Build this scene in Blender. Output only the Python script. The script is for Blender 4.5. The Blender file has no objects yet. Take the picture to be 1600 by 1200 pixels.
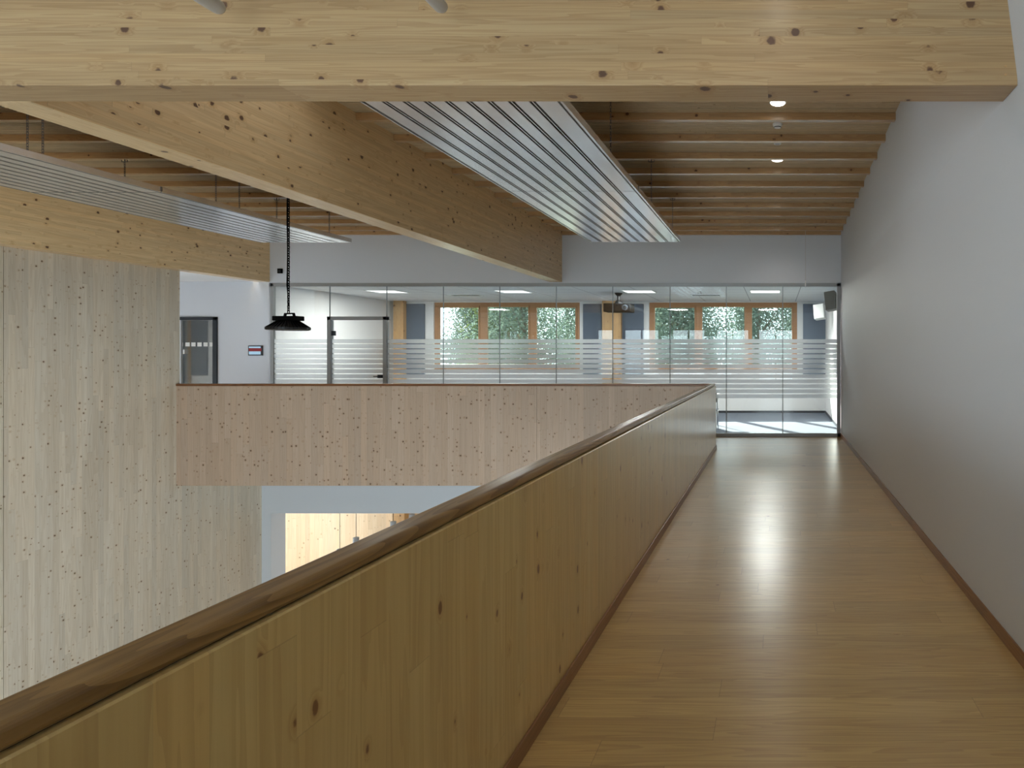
import bpy, bmesh, math, random
from mathutils import Vector, Matrix
R = math.radians
SC = bpy.context.scene
C = SC.collection
random.seed(7)

# ------------------------------------------------------------------ camera, world, sun, large lights, exposure
EYE = 1.62
cd = bpy.data.cameras.new('camera'); cam = bpy.data.objects.new('camera', cd); C.objects.link(cam)
cam.location = (0, 0, EYE); cam.rotation_euler = (R(90), 0, 0)
cd.sensor_width = 36; cd.lens = 22.5
cd.shift_x = -412/1600; cd.shift_y = -46/1600
cd.clip_end = 300
SC.camera = cam
SC.view_settings.view_transform = 'Standard'; SC.view_settings.look = 'None'
SC.view_settings.gamma = 1; SC.view_settings.use_curve_mapping = False
SC.view_settings.exposure = -0.02
SC.cycles.max_bounces = 10; SC.cycles.diffuse_bounces = 6; SC.cycles.glossy_bounces = 4
SC.cycles.transparent_max_bounces = 16; SC.cycles.transmission_bounces = 8
SC.cycles.sample_clamp_indirect = 4.0
SC.cycles.caustics_reflective = False; SC.cycles.caustics_refractive = False
SC.cycles.use_denoising = True

w = bpy.data.worlds.new('sky'); SC.world = w; w.use_nodes = True
bg = w.node_tree.nodes['Background']; bg.inputs[0].default_value = (0.80, 0.90, 1.0, 1); bg.inputs[1].default_value = 7.0

def lamp(name, kind, loc, energy, color=(1, 1, 1), target=None, **kw):
    l = bpy.data.lights.new(name, kind); l.energy = energy; l.color = color
    for k, v in kw.items(): setattr(l, k, v)
    o = bpy.data.objects.new(name, l); C.objects.link(o); o.location = loc
    if target is not None:
        o.rotation_euler = (Vector(target)-Vector(loc)).to_track_quat('-Z', 'Y').to_euler()
    return o
SUN_DIR = Vector((0.55, -1.0, -0.56))
s = lamp('sun', 'SUN', (-10, 30, 20), 50.0, (1.0, 0.95, 0.88), angle=R(0.6))
s.rotation_euler = SUN_DIR.to_track_quat('-Z', 'Y').to_euler()
# daylight that enters through the window openings behind the viewpoint (they sit just outside the panes)
BACKY = -8.0
WIN_UP = [(-9.3, -8.5), (-7.9, -6.1), (-5.4, -3.7), (-3.1, -1.4), (-0.9, 0.9)]
WIN_LO = [(-9.3, -7.0), (-6.3, -4.0), (-3.3, -1.0)]
for a, b in WIN_UP:
    lamp('daylight', 'AREA', ((a+b)/2, BACKY-.45, 1.55), 6*(b-a), (0.93, 0.96, 1.0), ((a+b)/2, 0, 1.55), shape='RECTANGLE', size=b-a, size_y=2.7)
for a, b in WIN_LO:
    lamp('daylight', 'AREA', ((a+b)/2, BACKY-.45, -2.0), 30*(b-a), (0.86, 0.93, 1.0), ((a+b)/2, 0, -2.0), shape='RECTANGLE', size=b-a, size_y=2.4)
# unseen side windows added to brighten the walls: upper ones in the timber wall beside the viewpoint, lower ones under the corridor
ADDED_SIDE = [(-6.5, -4.3), (-3.7, -1.5), (-0.9, 1.3)]
for a, b in ADDED_SIDE:
    lamp('daylight', 'AREA', (-10.62, (a+b)/2, 1.4), 27*(b-a), (0.95, 0.97, 1.0), (0, (a+b)/2, 1.4), shape='RECTANGLE', size=b-a, size_y=2.4)
ADDED_UNDER = [(0.0, 2.6), (3.2, 5.8), (6.4, 9.0)]
for a, b in ADDED_UNDER:
    lamp('daylight', 'AREA', (1.55, (a+b)/2, -2.2), 85*(b-a), (0.92, 0.95, 1.0), (-5, (a+b)/2, -2.2), shape='RECTANGLE', size=b-a, size_y=2.2)
# unseen rooflights added for light in the bays just beyond the big cross beam
ADDED_SKYL = [(-9.9, -8.15, 3.9, 5.7, 9), (-6.4, -4.6, 3.9, 5.7, 60), (-4.1, -2.95, 3.9, 5.7, 9), (-1.35, 0.9, 3.9, 5.7, 6)]
for a, b, c_, d, e in ADDED_SKYL:
    lamp('daylight', 'AREA', ((a+b)/2, (c_+d)/2, 4.24), e, (0.93, 0.96, 1.0), ((a+b)/2, (c_+d)/2, 0), shape='RECTANGLE', size=b-a, size_y=d-c_)

# ------------------------------------------------------------------ material helpers
class N:
    def __init__(s, name):
        s.m = bpy.data.materials.new(name); s.m.use_nodes = True
        s.t = s.m.node_tree; s.b = s.t.nodes['Principled BSDF']; s.out = s.t.nodes['Material Output']
    def n(s, typ, **kw):
        x = s.t.nodes.new(typ)
        for k, v in kw.items(): setattr(x, k, v)
        return x
    def l(s, a, b): s.t.links.new(a, b)
    def put(s, inp, v):
        if hasattr(v, 'default_value') or hasattr(v, 'is_output'): s.l(v, inp)
        else: inp.default_value = v
    def math(s, op, a, b=None, c=None):
        x = s.n('ShaderNodeMath', operation=op); s.put(x.inputs[0], a)
        if b is not None: s.put(x.inputs[1], b)
        if c is not None: s.put(x.inputs[2], c)
        return x.outputs[0]
    def smooth(s, v, a, b, lo=0.0, hi=1.0):
        x = s.n('ShaderNodeMapRange', interpolation_type='SMOOTHSTEP'); s.put(x.inputs[0], v)
        x.inputs[1].default_value = a; x.inputs[2].default_value = b; x.inputs[3].default_value = lo; x.inputs[4].default_value = hi
        return x.outputs[0]
    def mix(s, f, a, b, mode='MIX'):
        x = s.n('ShaderNodeMix', data_type='RGBA', blend_type=mode); s.put(x.inputs[0], f)
        for i, v in ((6, a), (7, b)):
            if isinstance(v, tuple): v = (*v[:3], 1)
            s.put(x.inputs[i], v)
        return x.outputs[2]
    def vec(s, a, b, c):
        x = s.n('ShaderNodeCombineXYZ')
        for i, v in enumerate((a, b, c)): s.put(x.inputs[i], v)
        return x.outputs[0]
    def noise(s, v, scale, detail=2, rough=.5):
        x = s.n('ShaderNodeTexNoise'); s.l(v, x.inputs['Vector']); x.inputs['Scale'].default_value = scale
        x.inputs['Detail'].default_value = detail; x.inputs['Roughness'].default_value = rough
        return x.outputs[0]
    def white(s, v):
        x = s.n('ShaderNodeTexWhiteNoise', noise_dimensions='3D'); s.l(v, x.inputs['Vector']); return x.outputs[0]
    def coords(s):
        tc = s.n('ShaderNodeTexCoord'); oi = s.n('ShaderNodeObjectInfo')
        a = s.n('ShaderNodeVectorMath', operation='ADD'); s.l(tc.outputs['Object'], a.inputs[0]); s.l(oi.outputs['Location'], a.inputs[1])
        sp = s.n('ShaderNodeSeparateXYZ'); s.l(a.outputs[0], sp.inputs[0])
        return {'X': sp.outputs[0], 'Y': sp.outputs[1], 'Z': sp.outputs[2], 'V': a.outputs[0]}
    def bump(s, h, strength, dist=.01):
        x = s.n('ShaderNodeBump'); x.inputs['Strength'].default_value = strength; x.inputs['Distance'].default_value = dist
        s.l(h, x.inputs['Height']); s.l(x.outputs[0], s.b.inputs['Normal'])

def srgb(r, g, b):
    f = lambda c: (c/255/12.92) if c/255 <= .04045 else ((c/255+.055)/1.055)**2.4
    return (f(r), f(g), f(b))

def plain(name, col, rough=.6, metal=0, spec=.5, noise=0.0, nscale=3.0, coat=0, bump=0, bscale=300):
    m = N(name); m.b.inputs['Roughness'].default_value = rough; m.b.inputs['Metallic'].default_value = metal
    m.b.inputs['Specular IOR Level'].default_value = spec; m.b.inputs['Coat Weight'].default_value = coat
    c = m.coords()
    f = m.noise(c['V'], nscale, 3)
    a = tuple(x*(1-noise) for x in col); b = tuple(min(1, x*(1+noise)) for x in col)
    m.l(m.mix(f, a, b), m.b.inputs['Base Color'])
    if bump: m.bump(m.noise(c['V'], bscale, 2), bump, .002)
    return m.m

def wood(name, along, across, third, bw, blen, base, ring, knotc, rough=.45, spec=.5, var=.10, ringamt=.35, ks=8.0, kr=.10,
         seam=.25, seamw=.02, endseam=.3, ringf=22.0, gv=9.0, knot_keep=.75, halo=(0.62, 0.42, 0.22), bumps=.05, hue=.5, coat=0.0, kstretch=1.0, grain=1.0):
    """Boards that run along one axis, with growth rings, fine fibres, glue lines and knots."""
    m = N(name); c = m.coords(); u, v, w_ = c[along], c[across], c[third]
    vi = m.math('FLOOR', m.math('DIVIDE', v, bw))
    wi = m.math('FLOOR', m.math('DIVIDE', m.math('ADD', w_, 50.0), 1.7))
    r1 = m.white(m.vec(vi, 3.3, 0.0))
    us = m.math('ADD', m.math('DIVIDE', u, blen), m.math('MULTIPLY', r1, 7.3))
    uj = m.math('FLOOR', us)
    r2 = m.white(m.vec(vi, uj, 1.7)); r3 = m.white(m.vec(uj, vi, 9.1))
    off = m.math('MULTIPLY', r2, 40.0)
    # knots
    kv = m.n('ShaderNodeTexVoronoi', voronoi_dimensions='3D', feature='F1'); kv.inputs['Scale'].default_value = 1.0; kv.inputs['Randomness'].default_value = .9
    m.l(m.vec(m.math('MULTIPLY', u, ks/kstretch), m.math('MULTIPLY', v, ks), m.math('MULTIPLY', m.math('ADD', w_, off), ks)), kv.inputs['Vector'])
    ksep = m.n('ShaderNodeSeparateColor'); m.l(kv.outputs['Color'], ksep.inputs[0])
    size = m.math('MULTIPLY_ADD', ksep.outputs[0], kr*.9, kr*.25)
    keep = m.math('LESS_THAN', ksep.outputs[1], knot_keep)
    rel = m.math('DIVIDE', kv.outputs['Distance'], size)
    wob = m.math('MULTIPLY_ADD', m.noise(c['V'], 60, 2), .5, -.25)
    rel2 = m.math('ADD', rel, wob)
    knot = m.math('MULTIPLY', m.smooth(rel2, .75, 1.1, 1, 0), keep)
    halof = m.math('MULTIPLY', m.smooth(rel2, .8, 2.6, 1, 0), keep)
    # rings: wide figure distorted around knots
    fig = m.noise(m.vec(m.math('MULTIPLY_ADD', u, .55, off), m.math('MULTIPLY_ADD', v, gv, off), m.math('MULTIPLY', w_, gv)), 1.0, 2, .45)
    ph = m.math('ADD', m.math('MULTIPLY', fig, ringf), m.math('MULTIPLY', halof, 1.5))
    rings = m.math('FRACT', ph)
    rings = m.smooth(rings, .15, .95)
    fib = m.noise(m.vec(m.math('MULTIPLY', u, 2.5), m.math('MULTIPLY_ADD', v, 110.0, off), m.math('MULTIPLY', w_, 110.0)), 1.0, 3, .6)
    mid = m.noise(m.vec(m.math('MULTIPLY_ADD', u, .9, off), m.math('MULTIPLY', v, 26.0), m.math('MULTIPLY', w_, 26.0)), 1.0, 3, .6)
    streak = m.math('MULTIPLY', m.math('MULTIPLY_ADD', fib, .55, .15), m.math('MULTIPLY_ADD', mid, 1.2, .1))
    f = m.math('ADD', m.math('MULTIPLY', rings, ringamt), m.math('MULTIPLY', m.math('SUBTRACT', streak, .15), .9*grain))
    f = m.math('MINIMUM', m.math('MAXIMUM', f, 0.0), 1.0)
    b2 = tuple(x*y for x, y in zip(base, (1.02, .90, .76)))
    basec = m.mix(m.math('MULTIPLY', r3, hue), base, b2)
    col = m.mix(f, basec, ring)
    col = m.mix(m.math('MULTIPLY', halof, .35), col, tuple(a*b for a, b in zip(base, halo)))
    col = m.mix(m.math('MULTIPLY', knot, .92), col, knotc)
    # per board lightness, seams
    lum = m.math('MULTIPLY_ADD', r2, 2*var, 1-var)
    fv = m.math('FRACT', m.math('DIVIDE', v, bw)); ev = m.math('MINIMUM', fv, m.math('SUBTRACT', 1.0, fv))
    fu = m.math('FRACT', us); eu = m.math('MULTIPLY', m.math('MINIMUM', fu, m.math('SUBTRACT', 1.0, fu)), blen)
    sv = m.smooth(ev, 0.0, seamw, 1-seam, 1.0); su = m.smooth(eu, 0.0, .0025, 1-endseam, 1.0)
    lum = m.math('MULTIPLY', lum, m.math('MULTIPLY', sv, su))
    hs = m.n('ShaderNodeHueSaturation'); m.l(col, hs.inputs['Color']); m.l(lum, hs.inputs['Value'])
    m.l(hs.outputs[0], m.b.inputs['Base Color'])
    m.b.inputs['Specular IOR Level'].default_value = spec
    m.l(m.math('MULTIPLY_ADD', fib, .12, rough-.06), m.b.inputs['Roughness'])
    m.b.inputs['Coat Weight'].default_value = coat; m.b.inputs['Coat Roughness'].default_value = .25
    if bumps: m.bump(m.math('MULTIPLY', m.math('ADD', fib, f), m.math('MULTIPLY', sv, su)), bumps, .002)
    return m.m

SPR = srgb(194, 166, 124); SPRR = srgb(160, 124, 80); KN = srgb(82, 48, 30)
WHT = srgb(200, 188, 166); WHTR = srgb(172, 154, 126); KN2 = srgb(92, 68, 48)
PINE = srgb(204, 178, 118); PINER = srgb(170, 134, 76)
M = {}
M['glulam_x'] = wood('glulam spruce across', 'X', 'Z', 'Y', .046, 2.6, SPR, SPRR, KN, ks=5.6, kr=.16, ringf=9, gv=20, rough=.5, ringamt=.40, knot_keep=.95, seam=.12, endseam=.15, var=.07, coat=.4)
M['glulam_y'] = wood('glulam spruce lengthwise', 'Y', 'Z', 'X', .045, 2.2, srgb(236, 208, 162), srgb(198, 160, 108), KN, ks=7.5, kr=.16, ringf=12, rough=.42, ringamt=.28, knot_keep=.95, coat=.5, hue=.25, var=.06)
M['joist'] = wood('joist spruce', 'X', 'Z', 'Y', 2.0, 3.0, srgb(198, 164, 120), srgb(164, 124, 82), KN, ks=7, kr=.15, rough=.3, coat=.9, seam=0, endseam=0)
M['slat'] = wood('slat spruce', 'X', 'Y', 'Z', .03, 2.5, srgb(212, 194, 162), srgb(172, 146, 112), KN, ks=7, kr=.06, rough=.5, seam=.1)
M['clt_wall'] = wood('white oiled spruce wall boards', 'Z', 'Y', 'X', .075, 2.6, srgb(206, 197, 182), WHTR, KN2, ks=13, kr=.15, ringf=9, ringamt=.22, rough=.45, seam=.16, seamw=.02, var=.09, knot_keep=.85, hue=.35)
M['clt_par'] = wood('white oiled spruce parapet boards', 'Z', 'X', 'Y', .105, 2.6, srgb(198, 178, 160), srgb(168, 142, 120), KN2, ks=12.5, kr=.165, ringf=9, ringamt=.16, rough=.45, seam=.22, seamw=.03, var=.07, knot_keep=.9, hue=.35)
M['pine_panel'] = wood('oiled pine balustrade boards', 'Z', 'Y', 'X', .105, 1.5, PINE, PINER, srgb(110, 66, 34), ks=10, kr=.125, kstretch=1.8, ringf=7, gv=12, ringamt=.28, rough=.31, seam=.14, seamw=.006, endseam=.2, var=.06, knot_keep=.9, hue=.6, coat=.5)
M['oak_cap'] = wood('oak handrail lengthwise', 'Y', 'X', 'Z', 5.0, 2.8, srgb(158, 124, 74), srgb(108, 76, 38), srgb(80, 46, 26), ks=3, kr=.02, ringf=18, gv=7, ringamt=.6, rough=.32, seam=0, endseam=0, bumps=.03)
M['oak_cap_x'] = wood('oak handrail across', 'X', 'Y', 'Z', 5.0, 2.8, srgb(140, 94, 58), srgb(100, 62, 36), srgb(80, 46, 26), ks=3, kr=.02, ringf=18, gv=7, ringamt=.5, rough=.35, seam=0, endseam=0, bumps=.03)
M['oak_base'] = wood('oak baseboard', 'Y', 'Z', 'X', 5.0, 2.8, srgb(150, 108, 68), srgb(110, 72, 42), srgb(80, 46, 26), ks=3, kr=.02, ringf=12, gv=16, ringamt=.4, rough=.4, seam=0, endseam=0)
M['oak_floor'] = wood('oak floor planks', 'X', 'Y', 'Z', .168, 1.9, srgb(200, 168, 108), srgb(158, 122, 70), srgb(88, 60, 38), ks=3.6, kr=.055, kstretch=1.8, ringf=12, gv=13, ringamt=.36, rough=.31, seam=.35, seamw=.012, endseam=.4, var=.09, hue=.5, bumps=.06, knot_keep=.8, coat=.5)
M['win_wood'] = wood('larch window frame', 'X', 'Z', 'Y', 5.0, 3.0, srgb(180, 134, 92), srgb(150, 106, 68), KN, ks=4, kr=.02, seam=0, endseam=0)
M['post_wood'] = wood('spruce post', 'Z', 'X', 'Y', .12, 3.0, srgb(210, 172, 122), srgb(180, 136, 88), KN, ks=6, kr=.16, seam=.15)
M['far_clt'] = wood('spruce wall boards below', 'Z', 'X', 'Y', .105, 2.6, srgb(232, 206, 168), srgb(206, 172, 128), KN2, ks=9, kr=.13, ringf=9, ringamt=.2, seam=.2)
M['white'] = plain('white wall paint', srgb(212, 216, 223), .55, noise=.012, nscale=.8, bump=.12, bscale=420)
M['white2'] = plain('white plaster far', srgb(222, 221, 220), .6, noise=.01)
M['bluewhite'] = plain('cool white plaster', srgb(214, 220, 228), .6, noise=.01)
M['roomwhite'] = plain('classroom white paint', srgb(232, 232, 232), .7)
M['steel'] = plain('grey aluminium frame', srgb(158, 160, 161), .35, metal=.25)
M['seal'] = plain('grey glazing seal', srgb(140, 148, 152), .5)
M['dark'] = plain('black metal', srgb(26, 27, 30), .4, metal=.3)
M['anthracite'] = plain('anthracite frame', srgb(40, 46, 54), .45)
M['slate'] = plain('slate blue acoustic panel', srgb(92, 104, 120), .8, noise=.03, nscale=60)
M['carpet'] = plain('dark blue carpet', srgb(92, 100, 112), .95, noise=.15, nscale=90)
M['galv'] = plain('galvanised chain', srgb(120, 120, 124), .35, metal=.9)
M['tube'] = plain('grey painted tube', srgb(192, 190, 188), .45)
M['plastic'] = plain('white plastic', srgb(236, 236, 234), .35)
M['taupe'] = plain('taupe loudspeaker grille', srgb(130, 124, 116), .6)
M['black'] = plain('black plastic', srgb(7, 7, 8), .6, spec=.05)
M['concrete'] = plain('grey screed', srgb(200, 198, 194), .5, noise=.05)
M['grass'] = plain('meadow', srgb(70, 84, 50), .9, noise=.3, nscale=.6)
M['bark'] = plain('tree bark', srgb(84, 72, 60), .9, noise=.3, nscale=12)
M['chrome'] = plain('chrome leg', srgb(200, 202, 205), .15, metal=1)
M['red'] = plain('red screen bar', srgb(150, 30, 34), .4)

# radiant panel: brushed white-silver metal with fine micro perforation
def mk_alu():
    m = N('powder coated panel metal'); c = m.coords()
    m.l(m.mix(m.noise(c['V'], 2.0, 3), srgb(232, 234, 238), srgb(240, 242, 246)), m.b.inputs['Base Color'])
    m.b.inputs['Metallic'].default_value = .85; m.b.inputs['Roughness'].default_value = .2
    return m.m
M['alu'] = mk_alu()
M['groove'] = plain('panel groove metal', srgb(128, 124, 120), .4, metal=.6)

def mk_glass():
    m = N('clear glass'); t = m.n('ShaderNodeBsdfTransparent'); t.inputs[0].default_value = (.93, .96, .95, 1)
    g = m.n('ShaderNodeBsdfGlossy'); g.inputs['Roughness'].default_value = 0.0
    fr = m.n('ShaderNodeFresnel'); fr.inputs['IOR'].default_value = 1.6
    mx = m.n('ShaderNodeMixShader'); m.l(m.math('MULTIPLY', fr.outputs[0], 0.9), mx.inputs[0]); m.l(t.outputs[0], mx.inputs[1]); m.l(g.outputs[0], mx.inputs[2])
    m.l(mx.outputs[0], m.out.inputs['Surface']); return m.m
M['glass'] = mk_glass()
def mk_frost():
    m = N('frosted film'); tr = m.n('ShaderNodeBsdfRefraction'); tr.inputs['Color'].default_value = (.96, .97, .99, 1)
    tr.inputs['Roughness'].default_value = .6; tr.inputs['IOR'].default_value = 1.12
    d = m.n('ShaderNodeBsdfDiffuse'); d.inputs[0].default_value = (.9, .92, .94, 1)
    tl = m.n('ShaderNodeBsdfTranslucent'); tl.inputs[0].default_value = (.90, .93, .97, 1)
    a = m.n('ShaderNodeMixShader'); a.inputs[0].default_value = .70; m.l(d.outputs[0], a.inputs[1]); m.l(tl.outputs[0], a.inputs[2])
    b = m.n('ShaderNodeMixShader'); b.inputs[0].default_value = .68; m.l(tr.outputs[0], b.inputs[1]); m.l(a.outputs[0], b.inputs[2])
    m.l(b.outputs[0], m.out.inputs['Surface']); return m.m
M['frost'] = mk_frost()
def emit(name, col, st):
    m = N(name); m.b.inputs['Base Color'].default_value = (*col, 1); m.b.inputs['Emission Color'].default_value = (*col, 1)
    m.b.inputs['Emission Strength'].default_value = st; return m.m
M['lamp'] = emit('lit diffuser', (1, .96, .9), 6); M['roomlamp'] = emit('lit ceiling panel', (1, 1, 1), 1.6)
M['screen'] = emit('screen pale blue', srgb(170, 205, 225), .35); M['screenred'] = emit('screen dark red', srgb(120, 30, 34), .3)
def mk_leaf(name, c1, c2):
    m = N(name); c = m.coords(); f = m.noise(c['V'], 1.5, 3)
    col = m.mix(f, c1, c2); tl = m.n('ShaderNodeBsdfTranslucent'); m.l(col, tl.inputs[0]); d = m.n('ShaderNodeBsdfDiffuse'); m.l(col, d.inputs[0])
    a = m.n('ShaderNodeMixShader'); a.inputs[0].default_value = .45; m.l(d.outputs[0], a.inputs[1]); m.l(tl.outputs[0], a.inputs[2])
    m.l(a.outputs[0], m.out.inputs['Surface']); return m.m
M['leaf'] = mk_leaf('grey green foliage', srgb(58, 72, 66), srgb(96, 112, 98)); M['leaf2'] = mk_leaf('yellow green foliage', srgb(52, 66, 36), srgb(92, 104, 50))
def mk_tile():
    m = N('suspended ceiling tiles'); c = m.coords()
    def line(v, p, o):
        fr = m.math('FRACT', m.math('DIVIDE', m.math('ADD', v, o), p)); e = m.math('MULTIPLY', m.math('MINIMUM', fr, m.math('SUBTRACT', 1.0, fr)), p)
        return m.smooth(e, .006, .012, 0, 1)
    k = m.math('MULTIPLY', line(c['X'], 1.25, .7), line(c['Y'], .625, .4))
    m.l(m.mix(k, srgb(150, 154, 158), srgb(228, 229, 230)), m.b.inputs['Base Color']); m.b.inputs['Roughness'].default_value = .8
    return m.m
M['tile'] = mk_tile()

# ------------------------------------------------------------------ geometry helpers
def bm_box(bm, x0, x1, y0, y1, z0, z1):
    vs = [bm.verts.new((x, y, z)) for x in (x0, x1) for y in (y0, y1) for z in (z0, z1)]
    for f in ((0, 1, 3, 2), (4, 6, 7, 5), (0, 4, 5, 1), (2, 3, 7, 6), (0, 2, 6, 4), (1, 5, 7, 3)):
        bm.faces.new([vs[i] for i in f])
    return vs
def bm_tube(bm, a, b, r, n=10, r2=None, caps=True):
    a = Vector(a); b = Vector(b); r2 = r if r2 is None else r2
    q = (b-a).to_track_quat('Z', 'Y')
    ra = [bm.verts.new(a+q@Vector((r*math.cos(2*math.pi*i/n), r*math.sin(2*math.pi*i/n), 0))) for i in range(n)]
    rb = [bm.verts.new(b+q@Vector((r2*math.cos(2*math.pi*i/n), r2*math.sin(2*math.pi*i/n), 0))) for i in range(n)]
    for i in range(n): bm.faces.new((ra[i], ra[(i+1) % n], rb[(i+1) % n], rb[i]))
    if caps: bm.faces.new(ra[::-1]); bm.faces.new(rb)
def bm_lathe(bm, prof, cx, cy, n=24):
    rings = [[bm.verts.new((cx+r*math.cos(2*math.pi*i/n), cy+r*math.sin(2*math.pi*i/n), z)) for i in range(n)] for r, z in prof]
    for a, b in zip(rings, rings[1:]):
        for i in range(n): bm.faces.new((a[i], a[(i+1) % n], b[(i+1) % n], b[i]))
    bm.faces.new(rings[0][::-1]); bm.faces.new(rings[-1])
def bm_link(bm, c, axis, L=.034, W=.015, r=.0021):
    # one chain link: a stadium swept with a square section, in the plane of Z and axis
    pts = []
    for k in range(10):
        t = 2*math.pi*k/10; pts.append((W/2*math.cos(t), (L/2-W/2)*(1 if math.sin(t) >= 0 else -1)+W/2*math.sin(t)))
    n = len(pts); rings = []
    ax = Vector((1, 0, 0)) if axis == 0 else Vector((0, 1, 0)); nr = Vector((0, 1, 0)) if axis == 0 else Vector((1, 0, 0))
    for a, z in pts:
        o = Vector(c)+ax*a+Vector((0, 0, z)); rad = (ax*a+Vector((0, 0, z))).normalized()
        rings.append([bm.verts.new(o+rad*r*p+nr*r*q) for p, q in ((1, 1), (1, -1), (-1, -1), (-1, 1))])
    for i in range(n):
        a, b = rings[i], rings[(i+1) % n]
        for j in range(4): bm.faces.new((a[j], a[(j+1) % 4], b[(j+1) % 4], b[j]))
def obj(name, bm, mat, parent=None, loc=None, bevel=0, smooth=False, seg=2):
    bmesh.ops.recalc_face_normals(bm, faces=bm.faces[:])
    me = bpy.data.meshes.new(name); bm.to_mesh(me); bm.free()
    o = bpy.data.objects.new(name, me); C.objects.link(o)
    for m in (mat if isinstance(mat, (list, tuple)) else [mat]): me.materials.append(m)
    if smooth:
        for p in me.polygons: p.use_smooth = True
    if bevel:
        b = o.modifiers.new('bevel', 'BEVEL'); b.width = bevel; b.segments = seg; b.limit_method = 'ANGLE'
    if loc: o.location = loc
    if parent: o.parent = parent
    return o
def box(name, x0, x1, y0, y1, z0, z1, mat, parent=None, bevel=0, **kw):
    bm = bmesh.new(); bm_box(bm, x0, x1, y0, y1, z0, z1); return obj(name, bm, mat, parent, bevel=bevel, **kw)
def boxes(name, lst, mat, parent=None, bevel=0):
    bm = bmesh.new()
    for b in lst: bm_box(bm, *b)
    return obj(name, bm, mat, parent, bevel=bevel)
def tag(o, label, cat, group=None, kind=None):
    o['label'] = label; o['category'] = cat
    if group: o['group'] = group
    if kind: o['kind'] = kind
    return o
def S(o, label, cat): return tag(o, label, cat, kind='structure')
def root(name, loc, label, cat, group=None, kind=None):
    o = bpy.data.objects.new(name, None); C.objects.link(o); o.location = loc; o.empty_display_size = .1
    tag(o, label, cat, group, kind); return o
def rel(o, r):   # keep world-coordinates mesh under a located root
    o.parent = r; o.matrix_parent_inverse = Matrix.Translation(-r.location); return o

# ------------------------------------------------------------------ shell
YF = 12.65            # plane of the glass partition
XW = 1.288            # corridor wall face
YP0, YP1 = 10.85, 10.95   # parapet of the far gallery
ZJ, ZD = 3.974, 4.05  # underside of joists, underside of ceiling deck
ZB = 3.05             # underside of the beams
XL = -10.16           # face of the timber wall

S(box('floor', -13.5, XW+.1, YP1, YF+.1, -.30, 0, M['oak_floor']), 'oak plank gallery floor in front of the glass partition', 'floor')
S(box('floor', -1.02, XW+.1, BACKY, YP1, -.30, 0, M['oak_floor']), 'oak plank corridor floor between balustrade and white wall', 'floor')
S(box('floor', -13.1, XW+.1, BACKY, 17.9, -3.9, -3.7, M['concrete']), 'lower hall floor far below the balustrade', 'floor')
S(box('ceiling', -13.5, -10.3, YP1-2, YF, 3.06, 3.2, M['white2']), 'white ceiling over the left end of the gallery', 'ceiling')

# corridor wall with the fold above beam level
def lean(y): return .115*max(0.0, min(1.0, (YF-y)/(YF-3.6)))
bm = bmesh.new(); ys = [BACKY+i*(YF-BACKY)/60 for i in range(61)]
zs = [-.3, 0.0, 1.0, 2.0, 3.055, 3.30, 3.60, 4.12]
g = [[bm.verts.new((XW - lean(y)*max(0, (z-3.055)/(ZJ-3.055)), y, z)) for z in zs] for y in ys]
gb = [[bm.verts.new((XW+.25, y, z)) for z in (zs[0], zs[-1])] for y in ys]
for i in range(60):
    for j in range(len(zs)-1): bm.faces.new((g[i][j], g[i+1][j], g[i+1][j+1], g[i][j+1]))
    bm.faces.new((gb[i][0], gb[i][1], gb[i+1][1], gb[i+1][0]))
    bm.faces.new((g[i][-1], g[i+1][-1], gb[i+1][1], gb[i][1])); bm.faces.new((g[i][0], gb[i][0], gb[i+1][0], g[i+1][0]))
S(obj('wall_right', bm, M['white']), 'tall smooth white wall along the right of the corridor', 'wall')
S(box('baseboard_right', 1.276, XW, BACKY+.02, YF-.02, 0, .078, M['oak_base'], bevel=.003), 'brown oak baseboard along the white corridor wall', 'baseboard')

def holed_wall(name, x0, x1, y0, y1, z0, z1, holes, mat):
    xs = sorted({x0, x1, *[h[0] for h in holes], *[h[1] for h in holes]}); zz = sorted({z0, z1, *[h[2] for h in holes], *[h[3] for h in holes]})
    L = []
    for a, b in zip(xs, xs[1:]):
        run = None
        for c_, d in zip(zz, zz[1:]):
            cx, cz = (a+b)/2, (c_+d)/2
            hole = any(h[0] < cx < h[1] and h[2] < cz < h[3] for h in holes)
            if not hole:
                if run: run[1] = d
                else: run = [c_, d]
            elif run: L.append((a, b, y0, y1, *run)); run = None
        if run: L.append((a, b, y0, y1, *run))
    return boxes(name, L, mat)
# timber wall on the left; below the gallery it runs back to the partition plane
S(boxes('wall_left', [(XL-.22, XL, 8.425, YP0+.06, -3.7, 3.045), (XL-.22, XL, YP0+.06, YF, -3.7, -.31)], M['clt_wall']), 'pale knotty timber board wall left of the gallery', 'wall')
def holed_side(name, x0, x1, y0, y1, z0, z1, holes, mat):
    o = holed_wall(name, y0, y1, x0, x1, z0, z1, holes, mat)
    for v in o.data.vertices: v.co = (v.co.y, v.co.x, v.co.z)
    o.data.flip_normals(); return o
HS = [(a, b, .2, 2.6) for a, b in ADDED_SIDE]
S(holed_side('wall_left', XL-.22, XL, BACKY, 8.418, -3.7, 3.045, HS, M['clt_wall']), 'timber board wall section beyond the vertical joint at the left picture edge', 'wall')
S(holed_side('wall_side', XL-.4, XL-.23, BACKY, 8.9, -3.7, 4.1, HS, M['white2']), 'white backing wall behind the timber wall', 'wall')

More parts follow.
